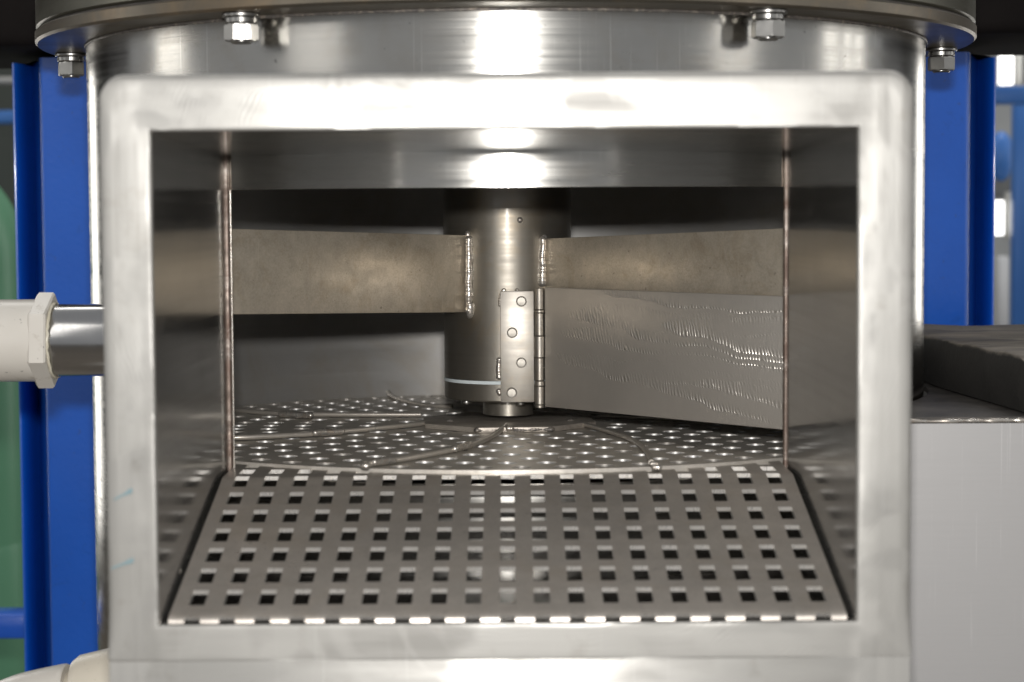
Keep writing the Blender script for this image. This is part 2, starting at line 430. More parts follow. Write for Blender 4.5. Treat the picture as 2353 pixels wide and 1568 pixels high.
# ------------------------------------------------------------------ the vessel
V = empty('mixing_vessel', (0, 0, -0.6), 'large round stainless steel vessel with a square open feed mouth in front', 'machine')

ths = sorted(set([round(-PI + 2 * PI * i / 144, 5) for i in range(145)] + [-TH, TH]))
zs = [-0.60, -0.45, -0.30, CUT_B, -0.12, -0.05, CUT_T, 0.06, 0.10, Z_JOINT + .02]
P = [[Vector((R * math.sin(a), -R * math.cos(a), z)) for z in zs] for a in ths]
ic = [i for i in range(len(ths)) if -TH - 1e-6 <= ths[i] <= TH + 1e-6]
def shell_mask(i, j): return not (ic[0] <= i < ic[-1] and zs[j] >= CUT_B - 1e-6 and zs[j + 1] <= CUT_T + 1e-6)
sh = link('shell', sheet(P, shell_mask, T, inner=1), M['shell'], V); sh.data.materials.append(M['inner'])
bm = bmesh.new(); add_revolve(bm, [(0, -.600), (R - T - .0005, -.600), (R - T - .0005, -.594), (0, -.594)], 72)
link('vessel_bottom', bm, M['dark'], V, 30)

# weld line under the flange
bm = bmesh.new()
add_bead(bm, [Vector((R * math.sin(a), -R * math.cos(a), Z_JOINT - .001)) for a in [math.radians(d) for d in range(-100, 101, 2)]], .0013, .0022, .8, .5)
link('weld_bead', bm, M['weld_dark'], V)

RF = 0.408
bm = bmesh.new()
add_revolve(bm, [(R + .0004, Z_JOINT), (RF - .002, Z_JOINT), (RF, Z_JOINT + .002), (RF, Z_JOINT + .0095), (RF - .001, Z_JOINT + .0105), (R + .0004, Z_JOINT + .0105)], 160, closed=True)
link('flange_ring', bm, M['lid'], V, 35)
bm = bmesh.new()
add_revolve(bm, [(0, Z_JOINT + .0125), (RF - .003, Z_JOINT + .0125), (RF - .001, Z_JOINT + .0142), (RF - .001, Z_JOINT + .046), (RF - .003, Z_JOINT + .048), (0, Z_JOINT + .048)], 160)
link('lid', bm, M['lid_top'], V, 35)
bm = bmesh.new()
add_revolve(bm, [(R - .01, Z_JOINT + .0105), (RF - .004, Z_JOINT + .0106), (RF - .004, Z_JOINT + .0124), (R - .01, Z_JOINT + .0124)], 160, closed=True)
link('gasket', bm, M['dark'], V, 35)

# bolts under the flange
def nut_bm(af, h, seg=72):
    """hexagon nut with chamfered corners, hanging from z=0 down to -h"""
    bm = bmesh.new(); ri = af / 2; rc = ri / math.cos(PI / 6)
    zn = 15; rings = []
    for k in range(zn):
        u = k / (zn - 1); z = -h * u; e = min(u, 1 - u) * h
        cone = ri * .985 + e * 1.75
        ring = []
        for i in range(seg):
            a = 2 * PI * i / seg; b = (a + PI / 6) % (PI / 3) - PI / 6
            rr = min(ri / math.cos(b), cone, rc)
            ring.append(bm.verts.new((rr * math.sin(a), -rr * math.cos(a), z)))
        rings.append(ring)
    for A, B in zip(rings[:-1], rings[1:]):
        for i in range(seg):
            j = (i + 1) % seg; bm.faces.new((A[i], A[j], B[j], B[i]))
    bm.faces.new(rings[0]); bm.faces.new(rings[-1][::-1])
    return fix(bm)
RB = 0.3875
first = None
for deg, rot in ((-29.4, 10), (29.3, -20), (-90, -13), (90, 30)):
    a = math.radians(deg); loc = Vector((RB * math.sin(a), -RB * math.cos(a), Z_JOINT))
    if first is None:
        bo = bmesh.new(); add_revolve(bo, [(0, .047), (.0078, .047), (.0078, -.0205), (.0068, -.0218), (0, -.0218)], 32)
        b0 = link('bolt', bo, M['bolt'], V, 35); b0.location = loc - wloc(V)
        w = bmesh.new(); add_revolve(w, [(.0085, -.0002), (.0132, -.0002), (.0138, -.0008), (.0138, -.0024), (.0132, -.003), (.0085, -.003)], 48, closed=True)
        w0 = link('washer', w, M['bolt'], b0, 35); w0.location = (0, 0, 0)
        s = bmesh.new()
        add_revolve(s, [(.0083, 0), (.0112, 0), (.0118, -.0006), (.0118, -.0036), (.0112, -.0042), (.0083, -.0042)], 48, closed=True, a0=.1, a1=2 * PI + .02)
        s0 = link('spring_washer', s, M['bolt'], b0, 35); s0.location = (0, 0, -.0031)
        n0 = link('nut', nut_bm(.0215, .0128), M['bolt'], b0, 25); n0.location = (0, 0, -.0074)
        n0.rotation_euler = (0, 0, math.radians(rot)); first = (b0, w0, s0, n0)
    else:
        b = first[0].copy(); COL.objects.link(b); b.parent = V; b.location = loc - wloc(V)
        for c in first[1:]:
            d = c.copy(); COL.objects.link(d); d.parent = b
            if c is first[3]: d.rotation_euler = (0, 0, math.radians(rot))

# feed box: the walls between the mouth and the shell
def ysh(x): return -math.sqrt((R + .0006) ** 2 - x * x)
NX = 40
xs = [-HW - .0 + 2 * HW * i / NX for i in range(NX + 1)]
# ceiling: meets the curved shell at its back edge
P = []
for x in xs:
    P.append([Vector((x, YF + .006 + (ysh(x) - YF - .006) * k / 8, ZT0 + (ZT1 - ZT0) * (YF + .006 + (ysh(x) - YF - .006) * k / 8 - YF) / (-.366 - YF))) for k in range(9)])
P = [row[::-1] for row in P]
bm = sheet(P, lambda i, j: True, .004); 
link('top_wall', bm, M['wall'], V)
for s in (-1, 1):
    zz = [-.262 + (ZT0 + .003 + .262) * k / 12 for k in range(13)]
    yb = ysh(HW) + .004
    # slightly buckled sheet
    P = [[Vector((s * (HW + .0009 * math.sin(3.2 * (y - YF) / .3) * math.sin(PI * k / 12)), y, z)) for k, z in enumerate(zz)] for y in [YF + .006 + (yb - YF - .006) * i / 14 for i in range(15)]]
    if s < 0: P = P[::-1]
    # inner face is the first face laid, thickness goes outwards
    P = P[::-1]
    bm = sheet(P, lambda i, j: True, .004); fixn = bm
    link('side_wall', bm, M['wall'], V)
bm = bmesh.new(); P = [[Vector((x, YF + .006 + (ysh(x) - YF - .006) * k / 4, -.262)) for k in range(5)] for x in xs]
link('bottom_wall', sheet(P, lambda i, j: True, .004), M['dark'], V)  # dark colour carries the shade seen through the chute holes

# mouth frame: ring with rounded outer corners, ground by hand
XL, XR, ZT, ZB = -.2385, .2410, .0852, -.2630
def rrect(n_side, n_corner, r, rb):
    pts = []; inn = []
    iL, iR, iT, iB = -HW, HW, ZT0, -.2416
    def side(a, b, ia, ib, n):
        for i in range(n):
            t = i / n; pts.append((a[0] + (b[0] - a[0]) * t, a[1] + (b[1] - a[1]) * t)); inn.append((ia[0] + (ib[0] - ia[0]) * t, ia[1] + (ib[1] - ia[1]) * t))
    def corner(c, a0, ic, r):
        for i in range(n_corner):
            a = a0 - (PI / 2) * i / n_corner; pts.append((c[0] + r * math.cos(a), c[1] + r * math.sin(a))); inn.append(ic)
    side((XL + r, ZT), (XR - r, ZT), (iL, iT), (iR, iT), n_side); corner((XR - r, ZT - r), PI / 2, (iR, iT), r)
    side((XR, ZT - r), (XR, ZB + rb), (iR, iT), (iR, iB), n_side); corner((XR - rb, ZB + rb), 0, (iR, iB), rb)
    side((XR - rb, ZB), (XL + rb, ZB), (iR, iB), (iL, iB), n_side); corner((XL + rb, ZB + rb), -PI / 2, (iL, iB), rb)
    side((XL, ZB + rb), (XL, ZT - r), (iL, iB), (iL, iT), n_side); corner((XL + r, ZT - r), PI, (iL, iT), r)
    return pts, inn
op, ip = rrect(60, 10, .015, .0025)
bm = bmesh.new()
prof = [(0, .0056), (0, .0006), (.012, .0001), (.05, 0), (.15, 0), (.28, 0), (.42, 0), (.56, .0002), (.72, .0003), (.88, .0005), (.93, .0010), (.965, .0020), (.988, .0038), (1, .0066), (1, .0302), (.93, .0325), (.86, .0300), (.84, .0070), (.03, .0062)]
rings = []
for u, dy in prof:
    ring = []
    for (ox, oz), (ix, iz) in zip(op, ip):
        eb = .02 + .98 * min(1, max(0, (oz - ZB) / .03)) if u < 1.01 and u > .5 and dy < .02 else 1
        x = ix + (ox - ix) * u; z = iz + (oz - iz) * u
        w = noise.noise(Vector((x * 22, z * 22, 1.3))) * .0004 + noise.noise(Vector((x * 60, z * 60, 7.7))) * .00008
        k = 1 if .03 < u < .99 and dy < .012 else 0.15
        ring.append(bm.verts.new((x, YF + dy * eb + w * k, z)))
    rings.append(ring)
n = len(op)
for A, B in list(zip(rings[:-1], rings[1:])) + [(rings[-1], rings[0])]:
    for i in range(n):
        j = (i + 1) % n
        try: bm.faces.new([v for v in (A[i], A[j], B[j], B[i])])
        except ValueError: pass
bmesh.ops.remove_doubles(bm, verts=bm.verts[:], dist=1e-6)
fix(bm)
link('mouth_frame', bm, M['frame'], V, 50)
# lower skirt under the mouth
bm = bmesh.new(); add_box(bm, XL + .0005, XR - .0008, YF + .0003, YF + .2, -.60, ZB - .0001, .0005, 2)
link('skirt', bm, M['frame'], V, 40)
# teal marker strokes on the frame's left bar
for (p0, p1) in (((262, 1148), (305, 1126)), ((256, 1306), (308, 1286))):
    bm = bmesh.new(); nst = 9; L = []
    for i in range(nst):
        t = i / (nst - 1); c = at(p0[0] + (p1[0] - p0[0]) * t, p0[1] + (p1[1] - p0[1]) * t, YF)
        h = .0014 * (1 - .75 * (1 - t)) * (1 + .2 * math.sin(9 * t))
        L.append((Vector((c.x, YF - .0016, c.z + h)), Vector((c.x, YF - .0016, c.z - h))))
    for a, b in zip(L[:-1], L[1:]):
        for dy in (0, .0025):
            vs = [Vector((v.x, v.y + dy, v.z)) for v in (a[0], b[0], b[1], a[1])]
            bm.faces.new([bm.verts.new(v) for v in vs])
    link('marker_stroke', bm, M['marker'], V)

# chute: perforated sheet falling towards the mouth
PC = .02126; PR = .0339; HOLE_W = .0098; HOLE_L = .0226; NC = 19
prof = []                                   # (s, y, z), s measured down the slope from row 1
y1, z1 = -.365, -.1877; dy, dz = -.198 / .2033, -.0463 / .2033
def slope(s): return (y1 + dy * s, z1 + dz * s)
srows = []
xlines = [-.2056]
for c in range(NC):
    xc = (c - (NC - 1) / 2) * PC; xlines += [xc - HOLE_W / 2, xc - HOLE_W / 4, xc + HOLE_W / 4, xc + HOLE_W / 2]
xlines.append(.2056)
RT = .3512
def yend(x): return -math.sqrt(max(RT * RT - x * x, .01))
# rows of grid lines along the sheet from the front lip to the back
lines = [('p', -.5914, -.2500), ('p', -.5910, -.2427), ('p', -.5900, -.2410), ('p', -.5875, -.2398), ('p', -.5815, -.2384)]
S = []
for r in range(7, 0, -1):
    sc = (r - 1) * PR
    if r == 1: S += [(sc + HOLE_L / 2)]
    else: S += [sc + HOLE_L / 2, sc, sc - HOLE_L / 2]
G = [(y, z) for _, y, z in lines] + [slope(s) for s in S]
row_open = []                                # (index of first line, last line, kind)
base = len(lines)
holes = {(0, 2)}
for r in range(6): holes.add((base + 3 * r, base + 3 * r + 2))
# row 1 crosses the bend
i1 = len(G) - 1
G += [slope(.001), (-.3605, -.1862), (-.3540, -.1858)]
holes.add((i1, i1 + 3))
G += [(-.3419, -.1856), (-.3305, -.1855), (-.3190, -.1854), (-.3080, -.1853), (-.2965, -.1852), (-.2850, -.1851)]
holes.add((i1 + 4, i1 + 6)); holes.add((i1 + 7, i1 + 9))
hset = set()
for a, b in holes: hset |= set(range(a, b))
P = []
for x in xlines:
    row = []
    for k, (y, z) in enumerate(G):
        ye = yend(x)
        yy = min(y, ye) if k > i1 else y
        row.append(Vector((x, yy, z)))
    P.append(row)
def cm(i, j):
    if max(P[i][j + 1].y - P[i][j].y, P[i + 1][j + 1].y - P[i + 1][j].y) < 1e-4 and j > i1: return False
    hole_col = i >= 1 and (i - 1) % 4 in (0, 1, 2) and i < len(xlines) - 2
    if hole_col and j in hset: return False
    return True
bm = sheet(P, cm, .003, edge=1)
cs = link('chute_screen', bm, M['chute'], V); cs.data.materials.append(M['cut'])
for px, py, Y in ((461, 1182, -.425), (405, 1316, -.53), (1886, 1206, -.44), (1951, 1360, -.555)):
    bm = bmesh.new(); p = at(px, py, Y); add_bead(bm, [p, p + Vector((0, .004, 0.001))], .0026, .003, 1, .3)
    link('tack_weld', bm, M['weld'], V)

# welds in the corners between the walls and the shell
yb = ysh(HW)
for s, r in ((-1, .0030), (1, .0019)):
    bm = bmesh.new(); n = 90
    pts = [Vector((s * (HW - .0004), yb - .001, CUT_B + (ZT1 - CUT_B) * i / n)) for i in range(n + 1)]
    add_tube(bm, pts, [r * (1 + .18 * noise.noise(Vector((i * .35, s, 0)))) * (1.0 if pts[i].z < CUT_T else .8) for i in range(n + 1)], 12)
    link('weld_bead', bm, M['weld_brown'], V, 60)
# bright welds along the cut edges of the shell, left corner
bm = bmesh.new()
add_tube(bm, [Vector((-HW - .0005 + .0046, yb - .006, z)) for z in [CUT_B + (CUT_T - CUT_B) * i / 40 for i in range(41)]], .0007, 8)
link('weld_bead', bm, M['weld'], V, 60)

# outlet pipe stub on the left
pc = at(170, 782, -.19); PRAD = .0291
bm = bmesh.new()
MX = Matrix.Translation(pc) @ Matrix.Rotation(-PI / 2, 4, 'Y')
xa = at(108, 782, -.19).x - pc.x
add_revolve(bm, [(PRAD - .003, -xa + .004), (PRAD - .0005, -xa + .004), (PRAD, -xa + .003), (PRAD, -.075), (PRAD - .003, -.075)], 56, M=MX, closed=True)
link('outlet_pipe', bm, M['pipe'], V, 40)

# ------------------------------------------------------------------ rotor
RO = empty('rotor', (0, 0, -.17), 'steel rotor hub with two flat arms and a hinged gate inside the vessel', 'rotor')
RH = .0572
zr = at(1167, 880, -RH).z; zb = at(1167, 925, -RH).z
bm = bmesh.new()
add_revolve(bm, [(RH, .14), (RH, zr + .0016)], 96)
add_revolve(bm, [(RH - .004, zr + .0016), (RH, zr + .0016)], 96)
link('hub', bm, M['hub'], RO, 35)
bm = bmesh.new(); add_revolve(bm, [(0, zr + .0012), (RH + .0003, zr + .0012), (RH + .0003, zr - .0016), (0, zr - .0016)], 96)
link('seal_ring', bm, M['ring'], RO, 35)
bm = bmesh.new(); add_revolve(bm, [(0, zr - .0018), (RH, zr - .0018), (RH, zb + .0012), (RH - .0012, zb), (0, zb)], 96)
link('hub_cap', bm, M['hub'], RO, 35)
ZD = -.1862                                   # top of the screen disc at the axis
bm = bmesh.new(); add_revolve(bm, [(.0225, zb - .0002), (.0225, ZD + .010), (0, ZD + .010)], 64)
link('shaft', bm, M['hub'], RO, 35)
bm = bmesh.new(); add_revolve(bm, [(0, 0), (.0015, 0), (.0042, -.0006), (.0047, -.0022), (.004, -.0036), (.0, -.0042)], 20)
p = at(1072, 931, -.030); sc0 = link('screw', bm, M['bolt'], RO, 50); sc0.location = Vector((p.x, p.y, zb)) - wloc(RO)
p = at(1196, 931, -.042); share(sc0, 'screw', (p.x, p.y, zb), RO)
p = at(1110, 931, .03); share(sc0, 'screw', (p.x, p.y, zb), RO)
bm = bmesh.new(); p = at(1194, 506, -RH + .0015)
t = bmesh.new(); bmesh.ops.create_uvsphere(t, u_segments=16, v_segments=10, radius=.0027); merge(bm, t, Matrix.Translation(p) @ Matrix.Diagonal((1, .5, 1, 1)))
link('set_screw', bm, M['weld_dark'], RO, 60)

def plate(a0, a1, b0, b1, th):
    """flat bar: a0/a1 top and bottom at the hub, b0/b1 at the tip; th thickness laid away from the camera"""
    bm = bmesh.new()
    d = (b0 - a0); d.z = 0; d.normalize()
    nrm = Vector((-d.y, d.x, 0))
    if nrm.y < 0: nrm = -nrm
    vs = []
    for q in (Vector((0, 0, 0)), nrm * th):
        vs.append([bm.verts.new(v + q) for v in (a0, b0, b1, a1)])
    A, B = vs
    bm.faces.new(A); bm.faces.new(B[::-1])
    for i in range(4): bm.faces.new((A[i], B[i], B[(i + 1) % 4], A[(i + 1) % 4]))
    bmesh.ops.bevel(fix(bm), geom=bm.edges[:], offset=.0006, segments=2, profile=.5, affect='EDGES')
    return fix(bm)
def extend(a, b, k): return a + (b - a) * k
# left arm
a0, a1 = at(1076, 541, -.044), at(1076, 718, -.044)
b0, b1 = at(530, 526, -.225), at(530, 723, -.225)
link('arm', plate(a0, a1, extend(a0, b0, 1.09), extend(a1, b1, 1.09), .010), M['arm'], RO, 30)
# right arm
a0, a1 = at(1246, 549, -.046), at(1246, 716, -.046)
b0, b1 = at(1800, 525, -.235), at(1800, 716, -.235)
link('arm', plate(a0, a1, extend(a0, b0, 1.06), extend(a1, b1, 1.06), .010), M['arm'], RO, 30)
# their welds on the hub
bm = bmesh.new(); add_bead(bm, [at(1077, 548, -.0475), at(1077, 715, -.0475)], .0034, .0021, .62, .2); add_bead(bm, [at(1074, 536, -.045), at(1077, 548, -.045)], .0026, .0022)
link('weld_bead', bm, M['weld'], RO)
bm = bmesh.new(); add_bead(bm, [at(1079, 700, -.0475), at(1080, 724, -.0465)], .0036, .0034, .8, .3)
link('weld_bead', bm, M['weld'], RO)
bm = bmesh.new(); add_bead(bm, [at(1247, 550, -.049), at(1246, 652, -.049)], .0036, .0022, .62, .2); add_bead(bm, [at(1240, 552, -.046), at(1252, 546, -.046)], .003, .0024)
link('weld_bead', bm, M['weld'], RO)

# hinge with the gate
hx0, hx1 = at(1150, 800, -.060), at(1227, 800, -.060)
zt_, zb_ = at(1190, 669, -.060).z, at(1190, 924, -.060).z
HI = link('hinge', fix((lambda b: (add_box(b, hx0.x, hx1.x, -.0635, -.0600, zb_, zt_, .0005, 2), b)[1])(bmesh.new())), M['hinge'], RO, 40)
bm = bmesh.new(); add_revolve(bm, [(0, .0000), (.0034, .0000), (.0036, .0004), (.0043, .0006), (.0046, .00015), (.0046, -.0004), (0, -.0004)], 32, M=Matrix.Rotation(PI / 2, 4, 'X'))
fs = None
for px, py in ((1198, 693), (1177, 765), (1198, 834), (1176, 903)):
    p = at(px, py, -.0636)
    if fs is None:
        fs = link('screw', bm, M['screw'], HI, 30); fs.location = Vector((p.x, -.0636, p.z)) - wloc(HI)
    else: share(fs, 'screw', (p.x, -.0636, p.z), HI)
kx = at(1240, 800, -.064).x; kr = .0042
yk = -.0628
edges = [662, 712, 719, 772, 822, 875, 887, 930, 938]
rad = [.0041, .0046, .0040, .0047, .0040, .0046, .0042, .0038]
for k in range(8):
    za, zc = at(1240, edges[k], yk).z, at(1240, edges[k + 1], yk).z
    r = rad[k]; h = za - zc - .0004
    bm = bmesh.new(); add_revolve(bm, [(0, 0), (r - .0004, 0), (r, -.0004), (r, -h + .0004), (r - .0004, -h), (0, -h)], 32, center=(kx, yk, za - .0002))
    link('knuckle', bm, M['hinge'], HI, 35)
for pts, r in (([(1153, 676), (1150, 690), (1150, 702)], .0018), ([(1147, 826), (1146, 850), (1147, 868)], .0024), ([(1146, 898), (1148, 905)], .0026), ([(1155, 668), (1160, 667)], .0017), ([(1186, 667), (1189, 667)], .0016)):
    bm = bmesh.new(); add_bead(bm, [at(x, y, -.0612) for x, y in pts], r, r * .9, .8, .3)
    link('weld_bead', bm, M['weld'], RO)
a0, a1 = at(1252, 661, -.066), at(1252, 935, -.066)
b0, b1 = at(1800, 681, -.250), at(1800, 988, -.250)
g0, g1 = extend(a0, b0, 1.05), extend(a1, b1, 1.05)
link('gate', plate(a0, a1, g0, g1, .004), M['gate'], RO, 30, origin=a0.lerp(g1, .35))

# ------------------------------------------------------------------ perforated screen disc
SD = empty('screen_disc', (0, 0, ZD), 'round perforated steel screen with a hub plate and curved rods inside the vessel', 'screen')
TILT = Matrix.Translation((0, 0, ZD)) @ Matrix.Rotation(math.radians(-.5), 4, 'X')
def on_disc(px, py, h=0):
    """point of the (slightly tilted) disc top seen at a pixel"""
    z = ZD
    for _ in range(4):
        p = at_z(px, py, z); z = ZD - math.sin(math.radians(.5)) * p.y + h
    return Vector((p.x, p.y, z))
DT = .006; RH_ = .0077
bm = bmesh.new()
rings_r = [.0550 + .029 * k for k in range(11)]    # ring boundaries
def ring_pt(r, a): return (r * math.sin(a), -r * math.cos(a))
t = bmesh.new()
RD = .3475
def face(vs, top=True):
    t.faces.new([t.verts.new(v) for v in vs])
add_bounds = rings_r[:]
for k in range(len(rings_r) - 1):
    r0, r1 = rings_r[k], rings_r[k + 1]; rm = (r0 + r1) / 2
    n = int(round(2 * PI * rm / .0302)); off = .43 * k
    for i in range(n):
        a0_, a1_ = 2 * PI * (i + off) / n, 2 * PI * (i + 1 + off) / n; am = (a0_ + a1_) / 2
        q = 5
        border = [ring_pt(r0, a0_ + (a1_ - a0_) * u / q) for u in range(q)] + [ring_pt(r0 + (r1 - r0) * u / q, a1_) for u in range(q)] + [ring_pt(r1, a1_ + (a0_ - a1_) * u / q) for u in range(q)] + [ring_pt(r1 + (r0 - r1) * u / q, a0_) for u in range(q)]
        cx, cy = ring_pt(rm, am)
        cx += random.uniform(-.0013, .0013); cy += random.uniform(-.0013, .0013)
        mi = 2 if (k == len(rings_r) - 2 or random.random() < .16) else 1
        m_ = len(border)
        circ = []
        for bx, by in border:
            L = math.hypot(bx - cx, by - cy); circ.append((cx + (bx - cx) / L * RH_, cy + (by - cy) / L * RH_))
        ct = [t.verts.new((x, y, 0)) for x, y in circ]; cb = [t.verts.new((x, y, -DT)) for x, y in circ]
        bt = [t.verts.new((x, y, 0)) for x, y in border]; bb = [t.verts.new((x, y, -DT)) for x, y in border]
        wt = [t.verts.new((x, y, -.0003)) for x, y in circ]; wb = [t.verts.new((x, y, -DT + .0003)) for x, y in circ]
        for j in range(m_):
            h = (j + 1) % m_
            t.faces.new((bt[j], bt[h], ct[h], ct[j])); t.faces.new((bb[h], bb[j], cb[j], cb[h]))
            f = t.faces.new((wt[j], wt[h], wb[h], wb[j])); f.smooth = True; f.material_index = mi
            t.faces.new((ct[j], ct[h], wt[h], wt[j]))
for r0, r1 in ((0, rings_r[0]), (rings_r[-1], RD)):
    seg = 160
    for i in range(seg):
        a, b = 2 * PI * i / seg, 2 * PI * (i + 1) / seg
        for z in (0, -DT):
            if r0 == 0: t.faces.new([t.verts.new(v) for v in ((0, 0, z), (*ring_pt(r1, a), z), (*ring_pt(r1, b), z))])
            else: t.faces.new([t.verts.new(v) for v in ((*ring_pt(r0, a), z), (*ring_pt(r1, a), z), (*ring_pt(r1, b), z), (*ring_pt(r0, b), z))])
for i in range(160):
    a, b = 2 * PI * i / 160, 2 * PI * (i + 1) / 160
    t.faces.new([t.verts.new(v) for v in ((*ring_pt(RD, a), 0), (*ring_pt(RD, b), 0), (*ring_pt(RD, b), -DT), (*ring_pt(RD, a), -DT))])
bmesh.ops.remove_doubles(t, verts=t.verts[:], dist=2e-5)
fix(t); t.transform(TILT)
pp = link('perforated_plate', t, M['disc'], SD); pp.data.materials.append(M['hole']); pp.data.materials.append(M['hole_dull'])
# support ledge under the disc edge, welded in the shell
bm = bmesh.new(); add_revolve(bm, [(R - T - .012, -.203), (R - T - .0003, -.203), (R - T - .0003, -.197), (R - T - .012, -.197)], 120, closed=True)
link('support_ledge', bm, M['disc'], V, 35)
# octagonal hub plate
bm = bmesh.new(); vt = []
for z in (.0050, .0002):
    vt.append([bm.verts.new(TILT @ Vector((.082 * math.sin(math.radians(22.5 + 45 * i + 4)), -.082 * math.cos(math.radians(22.5 + 45 * i + 4)), z))) for i in range(8)])
bm.faces.new(vt[0]); bm.faces.new(vt[1][::-1])
for i in range(8): bm.faces.new((vt[0][i], vt[1][i], vt[1][(i + 1) % 8], vt[0][(i + 1) % 8]))
bmesh.ops.bevel(fix(bm), geom=bm.edges[:], offset=.0008, segments=2, profile=.5, affect='EDGES')
link('hub_plate', fix(bm), M['plate'], SD, 30)
oc = [TILT @ Vector((.0815 * math.sin(math.radians(-153.5 + 45 * i)) * -1, .0815 * math.cos(math.radians(-153.5 + 45 * i)), .0024)) for i in range(8)]
oc = sorted(oc, key=lambda v: v.y)[:2]; oc.sort(key=lambda v: v.x)
bm = bmesh.new(); add_bead(bm, [oc[0] + Vector((-.002, .0016, 0)), oc[1] + Vector((.002, .0016, 0))], .0024, .0022, .95, .3)
link('weld_bead', bm, M['weld_dark'], SD)
for x, y in ((1028, 971), (1306, 970), (1166, 985), (833, 1071), (1497, 1066), (1503, 1074)):
    bm = bmesh.new(); p = on_disc(x, y, .004); add_bead(bm, [p, p + Vector((.004, 0, 0))], .0024, .0020, .7, .3)
    link('weld_bead', bm, M['weld'], SD)
RODH = .0032
def smooth_path(pts, n=8):
    P_ = [pts[0]] + pts + [pts[-1]]; out = []
    for i in range(1, len(P_) - 2):
        for k in range(n):
            u = k / n; a, b, c, d = P_[i - 1], P_[i], P_[i + 1], P_[i + 2]
            out.append(.5 * ((2 * b) + (c - a) * u + (2 * a - 5 * b + 4 * c - d) * u * u + (3 * b - a - 3 * c + d) * u ** 3))
    out.append(pts[-1]); return out
for path in ([(1030, 966), (900, 981), (720, 997), (535, 1006), (440, 1003)], [(1164, 978), (1125, 1006), (1065, 1028), (950, 1051), (840, 1067)],
             [(1303, 966), (1385, 987), (1450, 1010), (1484, 1035), (1497, 1064)], [(968, 953), (800, 953), (650, 951), (535, 942), (450, 932)],
             [(1040, 934), (985, 932), (930, 922), (900, 910), (890, 897)], [(1380, 956), (1520, 962), (1700, 972), (1850, 985)]):
    bm = bmesh.new(); add_tube(bm, smooth_path([on_disc(x, y, RODH) for x, y in path]), .0023, 12)
    link('rod', bm, M['rod'], SD, 50)
for pts in ([(722, 996), (785, 991)], [(1045, 1032), (1078, 1023)], [(645, 952), (715, 955)], [(860, 1063), (905, 1058)]):
    bm = bmesh.new(); a, b = [on_disc(x, y, .0040) for x, y in pts]; add_bead(bm, [a, b], .0030, .0019, .6, .15)
    link('weld_bead', bm, M['weld'], SD)

# ------------------------------------------------------------------ pipes on the left
pc2 = at(0, 783, -.19)
PP = empty('plastic_pipe', (pc2.x, pc2.y, pc2.z), 'white plastic pipe with a hexagonal coupling on the upper left steel stub', 'pipe')
def xat(px): return at(px, 782, -.19).x
bm = bmesh.new(); MX = Matrix.Translation((0, pc.y, pc.z)) @ Matrix.Rotation(PI / 2, 4, 'Y')
ro = .0330
add_revolve(bm, [(ro - .005, -.60), (ro, -.60), (ro, xat(92)), (ro - .005, xat(92))], 64, M=MX, closed=True)
link('pipe', bm, M['pvc'], PP, 40)
bm = bmesh.new(); x0, x1 = xat(84), xat(126)
hexr = .0385; rg = []
for x, k in ((x0, .93), (x0 + .002, 1), (x1 - .0015, 1), (x1, .965), (x1, .80), (x0, .80)):
    rg.append([bm.verts.new((x, pc.y + hexr * k * math.cos(PI / 3 * i + math.radians(24)), pc.z + hexr * k * math.sin(PI / 3 * i + math.radians(24)))) for i in range(6)])
for A, B in list(zip(rg[:-1], rg[1:])) + [(rg[-1], rg[0])]:
    for i in range(6): bm.faces.new((A[i], A[(i + 1) % 6], B[(i + 1) % 6], B[i]))
link('hex_coupling', fix(bm), M['pvc'], PP, 25)
bm = bmesh.new()
pts = [Vector((x1 + .0006 + .0018 * noise.noise(Vector((i * .8, 3, 0))), pc.y + .0298 * math.cos(2 * PI * i / 60), pc.z + .0298 * math.sin(2 * PI * i / 60))) for i in range(61)]
add_tube(bm, pts, [.0012 + .0009 * abs(noise.noise(Vector((i * .6, 9, 0)))) for i in range(61)], 8)
link('thread_tape', bm, M['tape'], PP, 60)

e0 = at(300, 1582, -.26)
EL = empty('plastic_elbow', (e0.x, e0.y, e0.z), 'white plastic pipe elbow at the bottom left corner beside the blue column', 'pipe')
bm = bmesh.new()
path = [at(330, 1622, -.26), at(228, 1646, -.26), at(170, 1658, -.26)]
add_tube(bm, path, .0385, 40)
link('pipe', bm, M['pvc2'], EL, 40)
bm = bmesh.new()
path = smooth_path([at(178, 1656, -.26), at(120, 1668, -.26), at(60, 1684, -.26), at(-10, 1722, -.26), at(-60, 1784, -.26), at(-80, 1884, -.26)], 6)
add_tube(bm, [path[0] + (path[0] - path[1]) * .02] + path, [.0395] + [.0440] + [.0452] * (len(path) - 1), 48)
link('elbow', bm, M['pvc'], EL, 50)
bm = bmesh.new()
add_tube(bm, [at(196, 1641, -.26), at(214, 1637, -.26), at(320, 1612, -.26)], [.0425, .0455, .0455], 48)
link('collar', bm, M['pvc2'], EL, 50)

